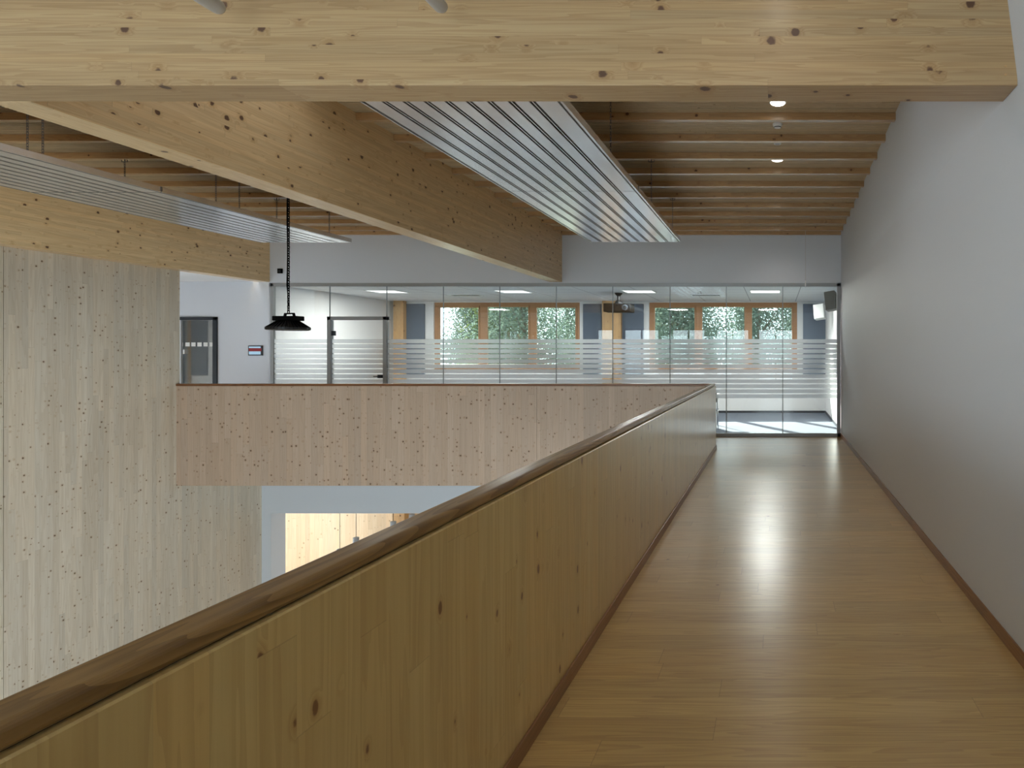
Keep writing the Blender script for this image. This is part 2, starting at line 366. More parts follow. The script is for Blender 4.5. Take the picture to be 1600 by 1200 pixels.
# end wall behind the viewpoint with its windows
holes = [(a, b, .15, 2.95) for a, b in WIN_UP]+[(a, b, -3.3, -.8) for a, b in WIN_LO]
S(holed_wall('wall_back', XL-.3, XW+.3, BACKY-.25, BACKY, -3.8, 4.3, holes, M['white2']), 'white end wall with tall windows at the near end of the hall', 'wall')
def simple_window(name, a, b, z0, z1, label):
    n = max(1, round((b-a)/.85)); L = [(a, b, BACKY-.2, BACKY-.12, z0, z0+.06), (a, b, BACKY-.2, BACKY-.12, z1-.06, z1)]
    for i in range(n+1):
        x = a+(b-a)*i/n; L.append((max(a, x-.035), min(b, x+.035), BACKY-.2, BACKY-.12, z0, z1))
    L.append((a, b, BACKY-.2, BACKY-.12, z0+(z1-z0)*.68, z0+(z1-z0)*.68+.05))
    r_ = root(name, ((a+b)/2, BACKY, z0), label, 'window', kind='structure')
    rel(boxes('window_frame', L, M['win_wood']), r_)
    rel(box('glass_pane', a, b, BACKY-.17, BACKY-.165, z0, z1, M['glass']), r_)
k = 3
for a, b in WIN_UP: simple_window('window_%d' % k, a, b, .15, 2.95, 'timber framed window in the near end wall, number %d of the upper row' % (k-2)); k += 1
def added_side_window(name, x, a, b, z0, z1, label):
    L = [(x, x+.08, a, b, z0, z0+.06), (x, x+.08, a, b, z1-.06, z1)]+[(x, x+.08, y_-.035, y_+.035, z0, z1) for y_ in (a+.035, (a+b)/2, b-.035)]
    r_ = root(name, (x, (a+b)/2, z0), label, 'window', kind='structure')
    rel(boxes('window_frame', L, M['win_wood']), r_); rel(box('glass_pane', x+.03, x+.035, a, b, z0, z1, M['glass']), r_)
for i_, (a, b) in enumerate(ADDED_SIDE): added_side_window('window_%d' % (20+i_), XL-.36, a, b, .2, 2.6, 'added unseen timber framed side window in the left wall, number %d from the near end' % (i_+1))
for i_, (a, b) in enumerate(ADDED_UNDER): added_side_window('window_%d' % (30+i_), XW+.06, a, b, -3.3, -1.1, 'added unseen timber framed lower window under the corridor, number %d from the near end' % (i_+1))
for a, b in WIN_LO: simple_window('window_%d' % k, a, b, -3.3, -.8, 'timber framed window in the near end wall, number %d of the lower row' % (k-7)); k += 1

# deck over hall: slats, with added rooflights hidden behind the cross beam
L = []
def cut(a, b, y0, y1):     # x-runs between a and b that stay clear of the added rooflights
    out = [(a, b)]
    for p, q, c_, d, e in ADDED_SKYL:
        if y1 > c_ and y0 < d:
            out = [t for (m_, n_) in out for t in ((m_, min(n_, p)), (max(m_, q), n_)) if t[1]-t[0] > .001]
    return out
for y0, y1 in ((BACKY, 3.9), (3.9, 5.7), (5.7, YF+.3)):
    L += [(a, b, y0, y1, 4.086, 4.3) for a, b in cut(XL-.3, XW+.3, y0, y1)]
S(boxes('ceiling', L, M['white2']), 'roof deck above the slatted timber ceiling', 'ceiling')
bm = bmesh.new(); y = 3.66
while y < YF-.03:
    for A_, B_ in ((XL+.2, -4.46), (-4.22, XW-lean(y)-.004)):
        for a, b in cut(A_, B_, y, y+.022): bm_box(bm, a, b, y, y+.022, ZD, ZD+.034)
    y += .031
S(obj('ceiling', bm, M['slat']), 'slatted timber ceiling between the joists', 'ceiling')
for i, (a, b, c_, d, e) in enumerate(ADDED_SKYL):
    S(boxes('window_%d' % (40+i), [(a-.02, a, c_, d, 4.0, 4.3), (b, b+.02, c_, d, 4.0, 4.3), (a-.02, b+.02, c_-.02, c_, 4.0, 4.3), (a-.02, b+.02, d, d+.02, 4.0, 4.3), (a-.1, b+.1, c_-.1, d+.1, 4.3, 4.33)], M['white2']), 'added unseen white lined rooflight above the hall, number %d from the left' % (i+1), 'window')

# upper white wall over the glass, solid wall left of it
S(box('wall_far', -13.5, XW, YF-.02, YF+.12, 3.03, 4.08, M['white']), 'white wall band above the glass partition', 'wall')
S(holed_wall('wall_far', -13.5, -10.0, YF-.02, YF+.12, 0, 3.03, [(-11.74, -11.02, 0, 2.35)], M['white']), 'grey white wall with the dark framed doorway left of the glass partition', 'wall')
# closing wall above, behind the timber wall end
S(box('wall_end', -13.7, -13.5, 8, YF, -.3, 3.2, M['white2']), 'white wall at the hidden left end of the gallery', 'wall')
S(box('wall_gallery', -13.5, XL-.25, 8.9, 9.0, -.3, 3.2, M['white2']), 'white wall behind the timber wall at the gallery', 'wall')

# lower level: white wall with a wide opening, room behind
S(holed_wall('wall_lower', XL, XW, YF, YF+.38, -3.7, -.31, [(-9.98, -2.0, -3.7, -1.52)], M['bluewhite']), 'cool white wall with a wide opening under the gallery', 'wall')
S(box('wall_lower', -13.0, XW, 15.0, 15.1, -3.7, -.4, M['far_clt']), 'pale timber wall seen through the opening below the gallery', 'wall')
S(box('ceiling', -13, XW, YF+.38, 17.8, -.62, -.4, M['white2']), 'ceiling of the room under the classroom', 'ceiling')
S(box('wall_lower', -13.1, -13.0, YF+.3, 17.8, -3.7, -.4, M['white2']), 'left side wall of the lower room', 'wall')
S(holed_side('wall_lower', XW, XW+.2, BACKY, 17.8, -3.7, -.31, [(a, b, -3.3, -1.1) for a, b in ADDED_UNDER], M['white2']), 'right side wall of the lower level', 'wall')

# ------------------------------------------------------------------ classroom shell
YB = 17.8
def px(x, Y): return (x-1212)/1000*Y
def pz(y, Y): return EYE+(554-y)/1000*Y
wz0, wz1 = pz(577, YB), pz(472.5, YB)
w1 = (px(677.5, YB), px(905.8, YB)); w2 = (px(1014.2, YB), px(1245.6, YB))
S(holed_wall('wall_window', -18.5, 1.7, YB, YB+.35, -.3, 3.3, [(*w1, wz0, wz1), (*w2, wz0, wz1), (-14.9, -12.2, wz0, wz1)], M['roomwhite']), 'white classroom wall that holds the two wide windows', 'wall')
S(box('wall_classroom', 1.385, 1.6, YF, YB+.1, -.3, 3.3, M['roomwhite']), 'white right side wall of the classroom', 'wall')
S(box('wall_classroom', -10.78, -10.64, YF+.13, YB, -.3, 3.3, M['roomwhite']), 'white left side wall of the classroom', 'wall')
S(box('floor', -18.5, 1.5, YF+.1, YB, -.40, 0, M['carpet']), 'dark blue grey classroom carpet behind the glass', 'floor')
S(box('ceiling', -18.5, 1.6, YF+.121, YB+.1, 3.10, 3.3, M['tile']), 'white tiled classroom ceiling', 'ceiling')
S(box('wall_neighbour', -18.6, -18.5, YF, YB+.1, -.3, 3.3, M['roomwhite']), 'left wall of the room behind the dark framed doorway', 'wall')
S(box('wall_neighbour', -18.5, -13.5, YF, YF+.12, -.3, 3.3, M['roomwhite']), 'hidden corridor side wall of the left room', 'wall')
S(box('roof', -18.6, 1.7, YF+.3, YB+.5, 3.3, 3.5, M['white2']), 'flat roof above the classroom', 'roof')
S(box('baseboard_back', -10.64, 1.385, YB-.02, YB, 0, .06, M['anthracite']), 'dark baseboard under the classroom windows', 'baseboard')
S(box('baseboard_right', 1.365, 1.385, YF+.15, YB-.03, 0, .06, M['anthracite']), 'dark baseboard on the right classroom wall', 'baseboard')

def tri_window(name, x0, x1, panes, label):
    r_ = root(name, ((x0+x1)/2, YB, wz0), label, 'window', kind='structure')
    a, b = YB+.05, YB+.13
    zt, zb = wz1-.115, wz0+.10
    L = [(x0, x1, a, b, zt+.02, wz1), (x0, x1, a, b, wz0, zb)]
    edges = [x0]+[e for p in panes for e in p]+[x1]
    for i in range(0, len(edges), 2): L.append((edges[i], edges[i+1], a, b, zb, zt+.02))
    rel(boxes('window_frame', L, M['win_wood'], bevel=.006), r_)
    for i, (p, q) in enumerate(panes):
        t = .02 if i == 1 else 0
        sash = [(p, p+.035, a-.02, a+.04, zb, zt+t), (q-.035, q, a-.02, a+.04, zb, zt+t), (p, q, a-.02, a+.04, zt-.03+t, zt+t+.02), (p, q, a-.02, a+.04, zb, zb+.04)]
        s_ = rel(boxes('sash', sash, M['win_wood']), r_)
        g_ = box('glass_pane', p, q, a+.045, a+.05, zb, zt+.02, M['glass']); g_.parent = s_
    rel(box('window_sill', x0-.02, x1+.02, YB-.08, YB+.05, wz0-.035, wz0, M['plastic'], bevel=.006), r_)
P = lambda l: [(px(a, YB), px(b, YB)) for a, b in l]
tri_window('window_1', *w1, P([(684, 748.5), (758.5, 826.5), (835.5, 900.5)]), 'left three-part timber classroom window with trees outside')
tri_window('window_11', -14.9, -12.2, [(-14.8, -14.1), (-14.0, -13.1), (-13.0, -12.3)], 'added unseen timber window that lights the room behind the dark framed doorway')  # unseen window, added to light the room behind the doorway
tri_window('window_2', *w2, P([(1020.8, 1087), (1095, 1165), (1173, 1239)]), 'right three-part timber classroom window with trees outside')
for (a, b, lab) in ((631, 664.5, 'slate blue wall panel between left timber post and left window'), (911.5, 940, 'slate blue wall panel right of the left window'),
                    (970.5, 1006, 'slate blue wall panel between wide post and right window'), (1254.7, 1289.5, 'slate blue wall panel behind the loudspeakers'),
                    (290.5, 325, 'slate blue wall panel seen through the dark framed doorway')):
    zt, zb = pz(475 if a > 300 else 497, YB), pz(586, YB)
    tag(box('acoustic_panel', px(a, YB), px(b, YB), YB-.04, YB-.002, zb, zt, M['slate'], bevel=.004), lab, 'wall panel', 'slate blue wall panels')
for (a, b, lab) in ((614.3, 630, 'narrow timber post at the left end of the classroom'), (940.8, 970, 'wide knotty timber post between the classroom windows'), (270, 290, 'timber post seen through the dark framed doorway')):
    tag(box('timber_post', px(a, YB-.2), px(b, YB-.2), YB-.2, YB-.045, 0, 3.1, M['post_wood'], bevel=.005), lab, 'post', 'timber posts by the windows')
boxes_ = [(w1[0]-.25, w1[0]-.02, YB-.14, YB-.01, 0, 0)]

# ------------------------------------------------------------------ glass partition
gp = root('glass_partition', (-4.3, YF, 0), 'full height glass partition with frosted stripes across the far end', 'glass partition', kind='thing')
XP0, XP1 = px(424, YF), px(1314.3, YF)
rel(boxes('frame', [(XP0, XP1, YF-.03, YF+.03, 2.965, 3.03), (XP0, px(514, YF), YF-.03, YF+.03, 0, .065), (px(606, YF), XP1, YF-.03, YF+.03, 0, .065),
                    (XP0, XP0+.06, YF-.03, YF+.03, 0, 3.03), (XP1-.085, XP1-.012, YF-.03, YF+.03, 0, 3.03)], M['steel'], bevel=.002), gp)
ed = [428, 515.5, 604.5, 693, 781, 869.3, 957.5, 1047, 1135, 1223, 1307.5]
FZ = 1.922; FP = .0988; FH = .077
def stripes(a, b, y, parent, name='frosted_film'):
    bm = bmesh.new()
    for i in range(12): bm.faces.new([bm.verts.new(c) for c in ((a, y, FZ-i*FP-FH), (b, y, FZ-i*FP-FH), (b, y, FZ-i*FP), (a, y, FZ-i*FP))])   # adhesive film on the glass
    return obj(name, bm, M['frost'], parent)
for i, (a, b) in enumerate(zip(ed, ed[1:])):
    x0, x1 = px(a, YF)+.004, px(b, YF)-.004
    if i == 1:
        rel(box('glass_pane', x0, x1, YF-.005, YF+.005, 2.37, 2.965, M['glass']), gp); continue
    g_ = rel(box('glass_pane', x0, x1, YF-.005, YF+.005, .065, 2.965, M['glass']), gp)
    stripes(x0, x1, YF-.006, g_)
for i, e in enumerate(ed[1:-1]):
    z0 = 2.37 if i in (0, 1) else .065
    rel(box('glazing_joint', px(e, YF)-.0075, px(e, YF)+.0075, YF-.007, YF+.007, z0, 2.965, M['seal']), gp)
dr = root('door_1', (px(560, YF), YF, 0), 'glass door with grey frame in the glass partition', 'door', kind='structure')
dx0, dx1 = px(513.5, YF), px(606, YF)
rel(boxes('door_frame', [(dx0, dx0+.07, YF-.05, YF+.05, 0, 2.37), (dx1-.07, dx1, YF-.05, YF+.05, 0, 2.37), (dx0, dx1, YF-.05, YF+.05, 2.30, 2.37)], M['steel'], bevel=.003), dr)
dl = rel(box('door_leaf', dx0+.075, dx1-.075, YF-.005, YF+.005, .01, 2.295, M['glass']), dr)
stripes(dx0+.075, dx1-.075, YF-.006, dl)
hg = rel(boxes('hinge', [(dx0+.07, dx0+.135, YF-.02, YF+.02, pz(524.5, YF), pz(517, YF))], M['anthracite'], bevel=.004), dr)
bm = bmesh.new(); hz = pz(588, YF); bm_box(bm, dx1-.19, dx1-.08, YF-.03, YF+.03, hz-.035, hz+.03)
bm_tube(bm, (dx1-.11, YF-.03, hz), (dx1-.11, YF-.07, hz), .011); bm_tube(bm, (dx1-.10, YF-.07, hz), (dx1-.24, YF-.07, hz), .011)
rel(obj('door_handle', bm, M['anthracite'], bevel=.003), dr)

# door left of the partition
dr = root('door_2', (-11.4, YF, 0), 'doorway with black frame and glass door left of the room display', 'door', kind='structure')
rel(boxes('door_frame', [(-11.09, -11.01, YF-.05, YF+.13, 0, 2.36), (-12.0, -11.01, YF-.05, YF+.13, 2.30, 2.36), (-12.0, -11.92, YF-.05, YF+.13, 0, 2.36)], M['anthracite'], bevel=.002), dr)
S_dl = rel(box('door_leaf', -11.74, -11.1, YF+.02, YF+.03, .01, 2.295, M['glass']), dr)
L = []
for a, b in ((283.0, 285.0), (288.6, 295.2), (297.8, 304.4), (307.2, 313.8), (316.8, 323.2), (326.2, 332.6)):
    L.append((px(a, YF), px(b, YF), YF+.015, YF+.019, pz(541.3, YF), pz(535, YF)))
o = boxes('marking_squares', L, M['plastic'], S_dl)
rel(box('door_handle', px(288, YF), px(290.5, YF), YF-.03, YF+.02, pz(553, YF), pz(546, YF), M['plastic']), dr)

# room display
r_ = root('room_display', (px(401.3, YF), YF-.02, 1.7), 'small tablet display on the wall between doorway and glass partition', 'display')
X0, X1, Z0, Z1 = px(390.3, YF), px(412.5, YF), pz(555.5, YF), pz(540, YF)
rel(box('housing', X0, X1, YF-.045, YF-.0202, Z0, Z1, M['anthracite'], bevel=.006), r_)
rel(box('screen', X0+.02, X1-.03, YF-.0462, YF-.045, Z0+.02, Z1-.018, M['screen']), r_)
rel(box('red_bar', X0+.02, X1-.012, YF-.0475, YF-.0462, Z0+.082, Z1-.05, M['screenred']), r_)
# wall box near the glass, above
r_ = root('wall_sensor', (px(439.5, YF), YF-.02, pz(423.5, YF)), 'small black square wall box above the glass near the left beam', 'wall box')
rel(box('housing', px(436, YF), px(443.5, YF), YF-.05, YF-.0205, pz(427.5, YF), pz(420, YF), M['black'], bevel=.006), r_)
rel(box('lens', px(438, YF), px(441.5, YF), YF-.056, YF-.05, pz(426, YF), pz(422, YF), M['dark'], bevel=.003), r_)
# pull cord
r_ = root('pull_cord', (px(1258.5, 12.3), 12.3, ZJ), 'thin white pull cord with handle hanging near the corridor end', 'pull cord')
bm = bmesh.new(); bm_tube(bm, (px(1258.5, 12.3), 12.3, ZJ+.075), (px(1258.5, 12.3), 12.3, pz(440, 12.3)), .0035, 6); rel(obj('cord', bm, M['tube']), r_)
bm = bmesh.new(); bm_lathe(bm, [(.006, pz(438.5, 12.3)), (.011, pz(440, 12.3)), (.013, pz(446, 12.3)), (.008, pz(447.5, 12.3))], px(1258.5, 12.3), 12.3, 10); rel(obj('pull_handle', bm, M['plastic'], smooth=True), r_)

# ------------------------------------------------------------------ beams
tag(box('glulam_beam', -12.5, XW-.002, 3.40, 3.62, ZB, 4.05, M['glulam_x'], bevel=.004), 'broad knotty timber beam crossing the top of the view', 'beam')
tag(box('glulam_beam', -4.46, -4.215, 3.62, YF-.022, ZB, 4.08, M['glulam_y'], bevel=.004), 'middle long timber beam running to the glass partition', 'beam')
tag(box('glulam_beam', -10.22, -9.98, 3.62, YF-.022, ZB, 4.08, M['glulam_y'], bevel=.004), 'leftmost long timber beam above the timber wall', 'beam')
# bolt heads at the right end of the cross beam
bm = bmesh.new()
for x_, y_ in ((1571, 103.5), (1571, 117)):
    bm_tube(bm, (px(x_, 3.4), 3.4, pz(y_, 3.4)), (px(x_, 3.4), 3.396, pz(y_, 3.4)), .006, 12)
o = obj('screw_head', bm, M['post_wood'], C.objects['glulam_beam'])

words = ['first', 'second', 'third', 'fourth', 'fifth', 'sixth', 'seventh', 'eighth', 'ninth', 'tenth', 'eleventh', 'twelfth', 'thirteenth', 'fourteenth', 'fifteenth']
jy = [YF-.09]+[6.42+.634*k for k in range(9, -4, -1)]
for i, y in enumerate(jy):
    bm = bmesh.new(); xe = XW-lean(y)-.004
    bm_box(bm, -4.213, xe, y-.0, y+.065, ZJ, ZD-.001)
    tag(obj('ceiling_joist', bm, M['joist'], bevel=.003), 'timber ceiling joist right of the middle beam, %s from the far wall' % words[i], 'joist', 'joists of the right ceiling bay')
    bm = bmesh.new(); bm_box(bm, -9.978, -4.462, y-.0, y+.065, ZJ, ZD-.001)
    tag(obj('ceiling_joist', bm, M['joist'], bevel=.003), 'timber ceiling joist left of the middle beam, %s from the far wall' % words[i], 'joist', 'joists of the left ceiling bay')

# ------------------------------------------------------------------ balustrade and parapet
b = root('balustrade', (-1.07, 2, 0), 'long timber balustrade with rounded oak handrail along the corridor', 'balustrade')
bx0, bx1 = -1.127, -1.0215
rel(box('board_panel', bx0, bx1, -3.0, YP1, -.6, 1.084, M['pine_panel'], bevel=.004, seg=1), b)
bm = bmesh.new(); bm_box(bm, -1.118, -1.033, -3.0, YP1+.008, 1.0865, 1.126)
cp = rel(obj('handrail', bm, M['oak_cap'], bevel=.012, seg=4), b)
rel(box('shadow_gap_strip', -1.10, -1.045, -3.0, YP1, 1.083, 1.0875, M['anthracite']), b)
rel(box('base_strip', -1.0215, -1.009, -3.0, YP1+.006, 0.0, .075, M['oak_base'], bevel=.003), b)
p_ = root('parapet', (-5.6, YP0, 0), 'timber clad gallery parapet crossing in front of the glass partition', 'parapet')
rel(boxes('board_panel', [(XL-.12, px(838.5, YP0), YP0, YP1, -.604, 1.084), (px(838.5, YP0)+.004, bx0-.001, YP0, YP1, -.604, 1.084)], M['clt_par']), p_)
rel(box('handrail', XL-.14, -1.12, YP0-.012, YP1+.012, 1.086, 1.124, M['oak_cap_x'], bevel=.008), p_)
S(box('wall_slab', -13.5, -1.13, YP1, YF, -.604, -.301, M['white2']), 'white gallery slab edge behind the timber parapet', 'slab')
S(box('wall_slab', -1.02, XW, BACKY, YP1, -.604, -.301, M['white2']), 'corridor slab carrying the oak floor', 'slab')

# ------------------------------------------------------------------ radiant ceiling panels
def radiant(x0, x1, y0, y1, joint, label, chains):
    r_ = root('radiant_ceiling_panel', ((x0+x1)/2, y1, 3.37), label, 'ceiling panel', 'silver radiant ceiling panels')
    zb = 3.37; n = 9; e = .045; pitch = (x1-x0-2*e)/n
    for k, (ya, yb) in enumerate(((y0, joint-.006), (joint+.006, y1))):
        bm = bmesh.new()
        # profile across x: flats with a double ridge groove between
        prof = [(x0, zb+.06), (x0, zb), (x0+.012, zb), (x0+.018, zb+.010), (x0+.03, zb+.010), (x0+.036, zb)]
        for i in range(n):
            a = x0+e+i*pitch
            prof += [(a+.004, zb), (a+pitch-.040, zb)]
            if i < n-1:
                c0 = a+pitch-.038
                prof += [(c0, zb+.016), (c0+.009, zb+.018), (c0+.014, zb+.002), (c0+.022, zb+.002), (c0+.027, zb+.018), (c0+.036, zb+.016)]
        prof += [(x1-.036, zb), (x1-.03, zb+.010), (x1-.018, zb+.010), (x1-.012, zb), (x1, zb), (x1, zb+.06)]
        A = [bm.verts.new((x, ya, z)) for x, z in prof]; B = [bm.verts.new((x, yb, z)) for x, z in prof]
        for i in range(len(prof)-1): bm.faces.new((A[i], A[i+1], B[i+1], B[i]))
        T1 = [bm.verts.new((x, ya, zb+.06)) for x, z in prof[1:-1]]; T2 = [bm.verts.new((x, yb, zb+.06)) for x, z in prof[1:-1]]
        ta = [A[0]]+T1+[A[-1]]; tb = [B[0]]+T2+[B[-1]]
        for i in range(len(ta)-1):
            bm.faces.new((ta[i], tb[i], tb[i+1], ta[i+1]))
            if i == 0: bm.faces.new((A[0], T1[0], A[1])); bm.faces.new((B[0], B[1], T2[0]))
            elif i == len(ta)-2: bm.faces.new((A[-1], A[-2], T1[-1])); bm.faces.new((B[-1], T2[-1], B[-2]))
            else: bm.faces.new((ta[i], ta[i+1], A[i+1], A[i])); bm.faces.new((tb[i], B[i], B[i+1], tb[i+1]))
        o = rel(obj('panel_section', bm, [M['alu'], M['groove']]), r_)
        for f_ in o.data.polygons:
            cz = f_.center.z; f_.material_index = 1 if zb+.0018 < cz < zb+.02 and abs(f_.normal.y) < .5 and abs(f_.normal.x) > .12 else 0
    rel(boxes('joint_strip', [(x0+.01, x1-.01, joint-.012, joint+.012, zb+.03, zb+.058), (x0-.003, x0, joint-.012, joint+.012, zb+.01, zb+.06), (x1, x1+.003, joint-.012, joint+.012, zb+.01, zb+.06)], M['groove']), r_)
    for (cx, cy) in chains:
        bm = bmesh.new(); z = zb+.075; i = 0
        while z < ZJ-.05: bm_link(bm, (cx, cy, z), i % 2); z += .0265; i += 1
        c_ = rel(obj('chain', bm, M['galv']), r_)
        bm = bmesh.new(); bm_tube(bm, (cx-.035, cy, ZJ-.03), (cx+.035, cy, ZJ-.03), .005, 6)
        bm_tube(bm, (cx, cy, ZJ-.03), (cx, cy, ZJ+.002), .006, 6); bm_tube(bm, (cx-.035, cy, ZJ-.03), (cx-.035, cy, ZJ-.005), .004, 6); bm_tube(bm, (cx+.035, cy, ZJ-.03), (cx+.035, cy, ZJ-.005), .004, 6)
        rel(obj('hook', bm, M['galv']), r_)
def jn(y): return min(jy, key=lambda j: abs(j-y))+.03
radiant(-2.88, -1.475, 3.9, 9.95, 6.86, 'silver ribbed radiant panel hanging right of the middle beam', [(-1.50, jn(5.7)), (-1.50, jn(7.62)), (-1.55, jn(9.5)), (-2.8, jn(5.7)), (-2.8, jn(7.62)), (-2.8, jn(9.5))])
radiant(-8.05, -6.625, 3.9, 10.0, 6.90, 'silver ribbed radiant panel hanging left of the middle beam', [(-6.8, jn(5.7)), (-6.66, jn(6.1)), (-7.85, jn(7.62)), (-7.0, jn(7.6)+.634), (-6.75, jn(7.9)), (-7.5, jn(9.5)), (-6.71, jn(9.53))])

# grey tubes above the near side of the cross beam
for i, (X, Z) in enumerate(((-2.83, 3.383), (-1.70, 3.388))):
    r_ = root('ceiling_tube', (X, 2.0, Z), ('left' if i == 0 else 'right')+' grey round ended tube at the top edge in front of the cross beam', 'tube', 'grey tubes near the cross beam')
    bm = bmesh.new(); n = 20; prof = [(-2.0, .036)]+[(3.24+.036*math.sin(t), .036*math.cos(t)) for t in [0, .3, .6, .9, 1.2, 1.45]]
    rg = [[bm.verts.new((X+r*math.cos(2*math.pi*k/n), y, Z+r*math.sin(2*math.pi*k/n))) for k in range(n)] for y, r in prof]
    for p, q in zip(rg, rg[1:]):
        for k in range(n): bm.faces.new((p[k], p[(k+1) % n], q[(k+1) % n], q[k]))
    bm.faces.new(rg[0]); bm.faces.new(rg[-1][::-1]); rel(obj('tube_body', bm, M['tube'], smooth=True), r_)
    for y in (-1.5, .8, 2.6):
        bm = bmesh.new(); bm_tube(bm, (X, y, Z+.03), (X, y, 4.06), .005, 8); rel(obj('hanger_rod', bm, M['galv']), r_)

# ------------------------------------------------------------------ pendant high bay lamp
X, Y = px(450.3, 8.0), 8.0
r_ = root('pendant_lamp', (X, Y, pz(516, Y)), 'black round industrial pendant lamp on a chain in front of the glass', 'pendant lamp')
z0 = pz(516, Y); rr = .23
bm = bmesh.new(); bm_lathe(bm, [(rr-.02, z0), (rr, z0+.006), (rr, z0+.034), (rr-.02, z0+.045), (.15, z0+.085), (.105, z0+.112), (.10, z0+.114)], X, Y, 36)
rel(obj('housing', bm, M['dark']), r_)
bm = bmesh.new()
for k in range(36):
    a = 2*math.pi*k/36; t = Vector((-math.sin(a), math.cos(a), 0))*.0025
    q = [Vector((X+r*math.cos(a), Y+r*math.sin(a), z)) for r, z in ((.232, z0+.008), (.232, z0+.036), (.11, z0+.125), (.09, z0+.08))]
    va = [bm.verts.new(p+t) for p in q]; vb = [bm.verts.new(p-t) for p in q]
    bm.faces.new(va); bm.faces.new(vb[::-1])
    for i in range(4): bm.faces.new((va[i], vb[i], vb[(i+1) % 4], va[(i+1) % 4]))
rel(obj('cooling_fins', bm, M['black']), r_)
rel(box('driver_box', X-.152, X+.155, Y-.07, Y+.07, z0+.118, z0+.176, M['black'], bevel=.008), r_)
bm = bmesh.new(); bm_box(bm, X-.05, X+.06, Y-.03, Y+.03, z0+.10, z0+.125); rel(obj('mounting_plate', bm, M['black']), r_)
bm = bmesh.new(); A = [(X-.052, z0+.170), (X-.040, z0+.215), (X+.072, z0+.218), (X+.086, z0+.170)]; B = [(X-.036, z0+.170), (X-.026, z0+.199), (X+.060, z0+.202), (X+.070, z0+.170)]
vs = [[bm.verts.new((x_, Y+d_, z_)) for x_, z_ in P_] for d_ in (-.015, .015) for P_ in (A, B)]
for k in range(3):
    for a_, b_ in ((0, 1), (1, 3), (3, 2), (2, 0)): bm.faces.new((vs[a_][k], vs[a_][k+1], vs[b_][k+1], vs[b_][k]))
bm.faces.new((vs[0][0], vs[1][0], vs[3][0], vs[2][0])); bm.faces.new((vs[0][3], vs[1][3], vs[3][3], vs[2][3]))
rel(obj('bracket', bm, M['black']), r_)
bm = bmesh.new(); bm_lathe(bm, [(rr-.03, z0-.002), (rr-.022, z0)], X, Y, 36); rel(obj('lens', bm, M['frost']), r_)
bm = bmesh.new(); z = z0+.23; i = 0
while z < ZJ: bm_link(bm, (X+.004, Y, z), i % 2, .04, .024, .0042); z += .031; i += 1
rel(obj('chain', bm, M['black']), r_)
bm = bmesh.new(); zz = [z0+.20+(ZJ+.07-z0-.20)*k/16 for k in range(17)]
for k, (a, b2) in enumerate(zip(zz, zz[1:])):
    f = lambda q: X-.006+(.012*math.sin(q*9) if q < z0+.6 else .003*math.sin(q*7))
    bm_tube(bm, (f(a), Y-.008, a), (f(b2), Y-.008, b2), .0055, 6)
rel(obj('cable', bm, M['black']), r_)

# ------------------------------------------------------------------ corridor downlights and detectors
pos = [('first', 2.45), ('second', 4.32), ('third', 6.17), ('fourth', 7.97), ('fifth', 9.84), ('sixth', 11.7)]
for nm, Y in pos:
    X = .02; r_ = root('downlight', (X, Y, ZD), 'round recessed corridor downlight, %s from the near end' % nm, 'downlight', 'corridor downlights')
    bm = bmesh.new(); bm_lathe(bm, [(.072, ZD-.004), (.080, ZD-.004), (.082, ZD), (.082, ZD+.01)], X, Y, 32); rel(obj('ring', bm, M['plastic'], smooth=False), r_)
    bm = bmesh.new(); bm_lathe(bm, [(.066, ZD-.012), (.070, ZD-.0045)], X, Y, 32); rel(obj('diffuser', bm, M['lamp']), r_)
    l = lamp('downlight_lamp', 'SPOT', (X, Y, ZD-.03), 22, (1, .93, .84), (X, Y, 0), spot_size=R(140), spot_blend=.9, shadow_soft_size=.06)
    l.parent = r_; l.matrix_parent_inverse = Matrix.Translation(-r_.location)
Y = 6.74; r_ = root('smoke_detector', (.02, Y, ZD), 'small white smoke detector on the corridor ceiling', 'smoke detector')
bm = bmesh.new(); bm_lathe(bm, [(.022, ZD-.045), (.034, ZD-.042), (.040, ZD-.028), (.050, ZD-.022), (.052, ZD)], .02, Y, 24); rel(obj('cover', bm, M['plastic']), r_)
bm = bmesh.new(); bm_lathe(bm, [(.036, ZD-.041), (.0385, ZD-.029)], .02, Y, 24); rel(obj('sensor_slots', bm, M['anthracite']), r_)
Y = 7.36; r_ = root('presence_sensor', (.02, Y, ZD), 'flat round white presence sensor on the corridor ceiling', 'sensor')
bm = bmesh.new(); bm_lathe(bm, [(.038, ZD-.012), (.043, ZD-.006), (.045, ZD)], .02, Y, 24); rel(obj('ring', bm, M['plastic']), r_)
bm = bmesh.new(); bm_lathe(bm, [(.012, ZD-.018), (.026, ZD-.014), (.03, ZD-.0121)], .02, Y, 20); rel(obj('lens', bm, M['tube']), r_)

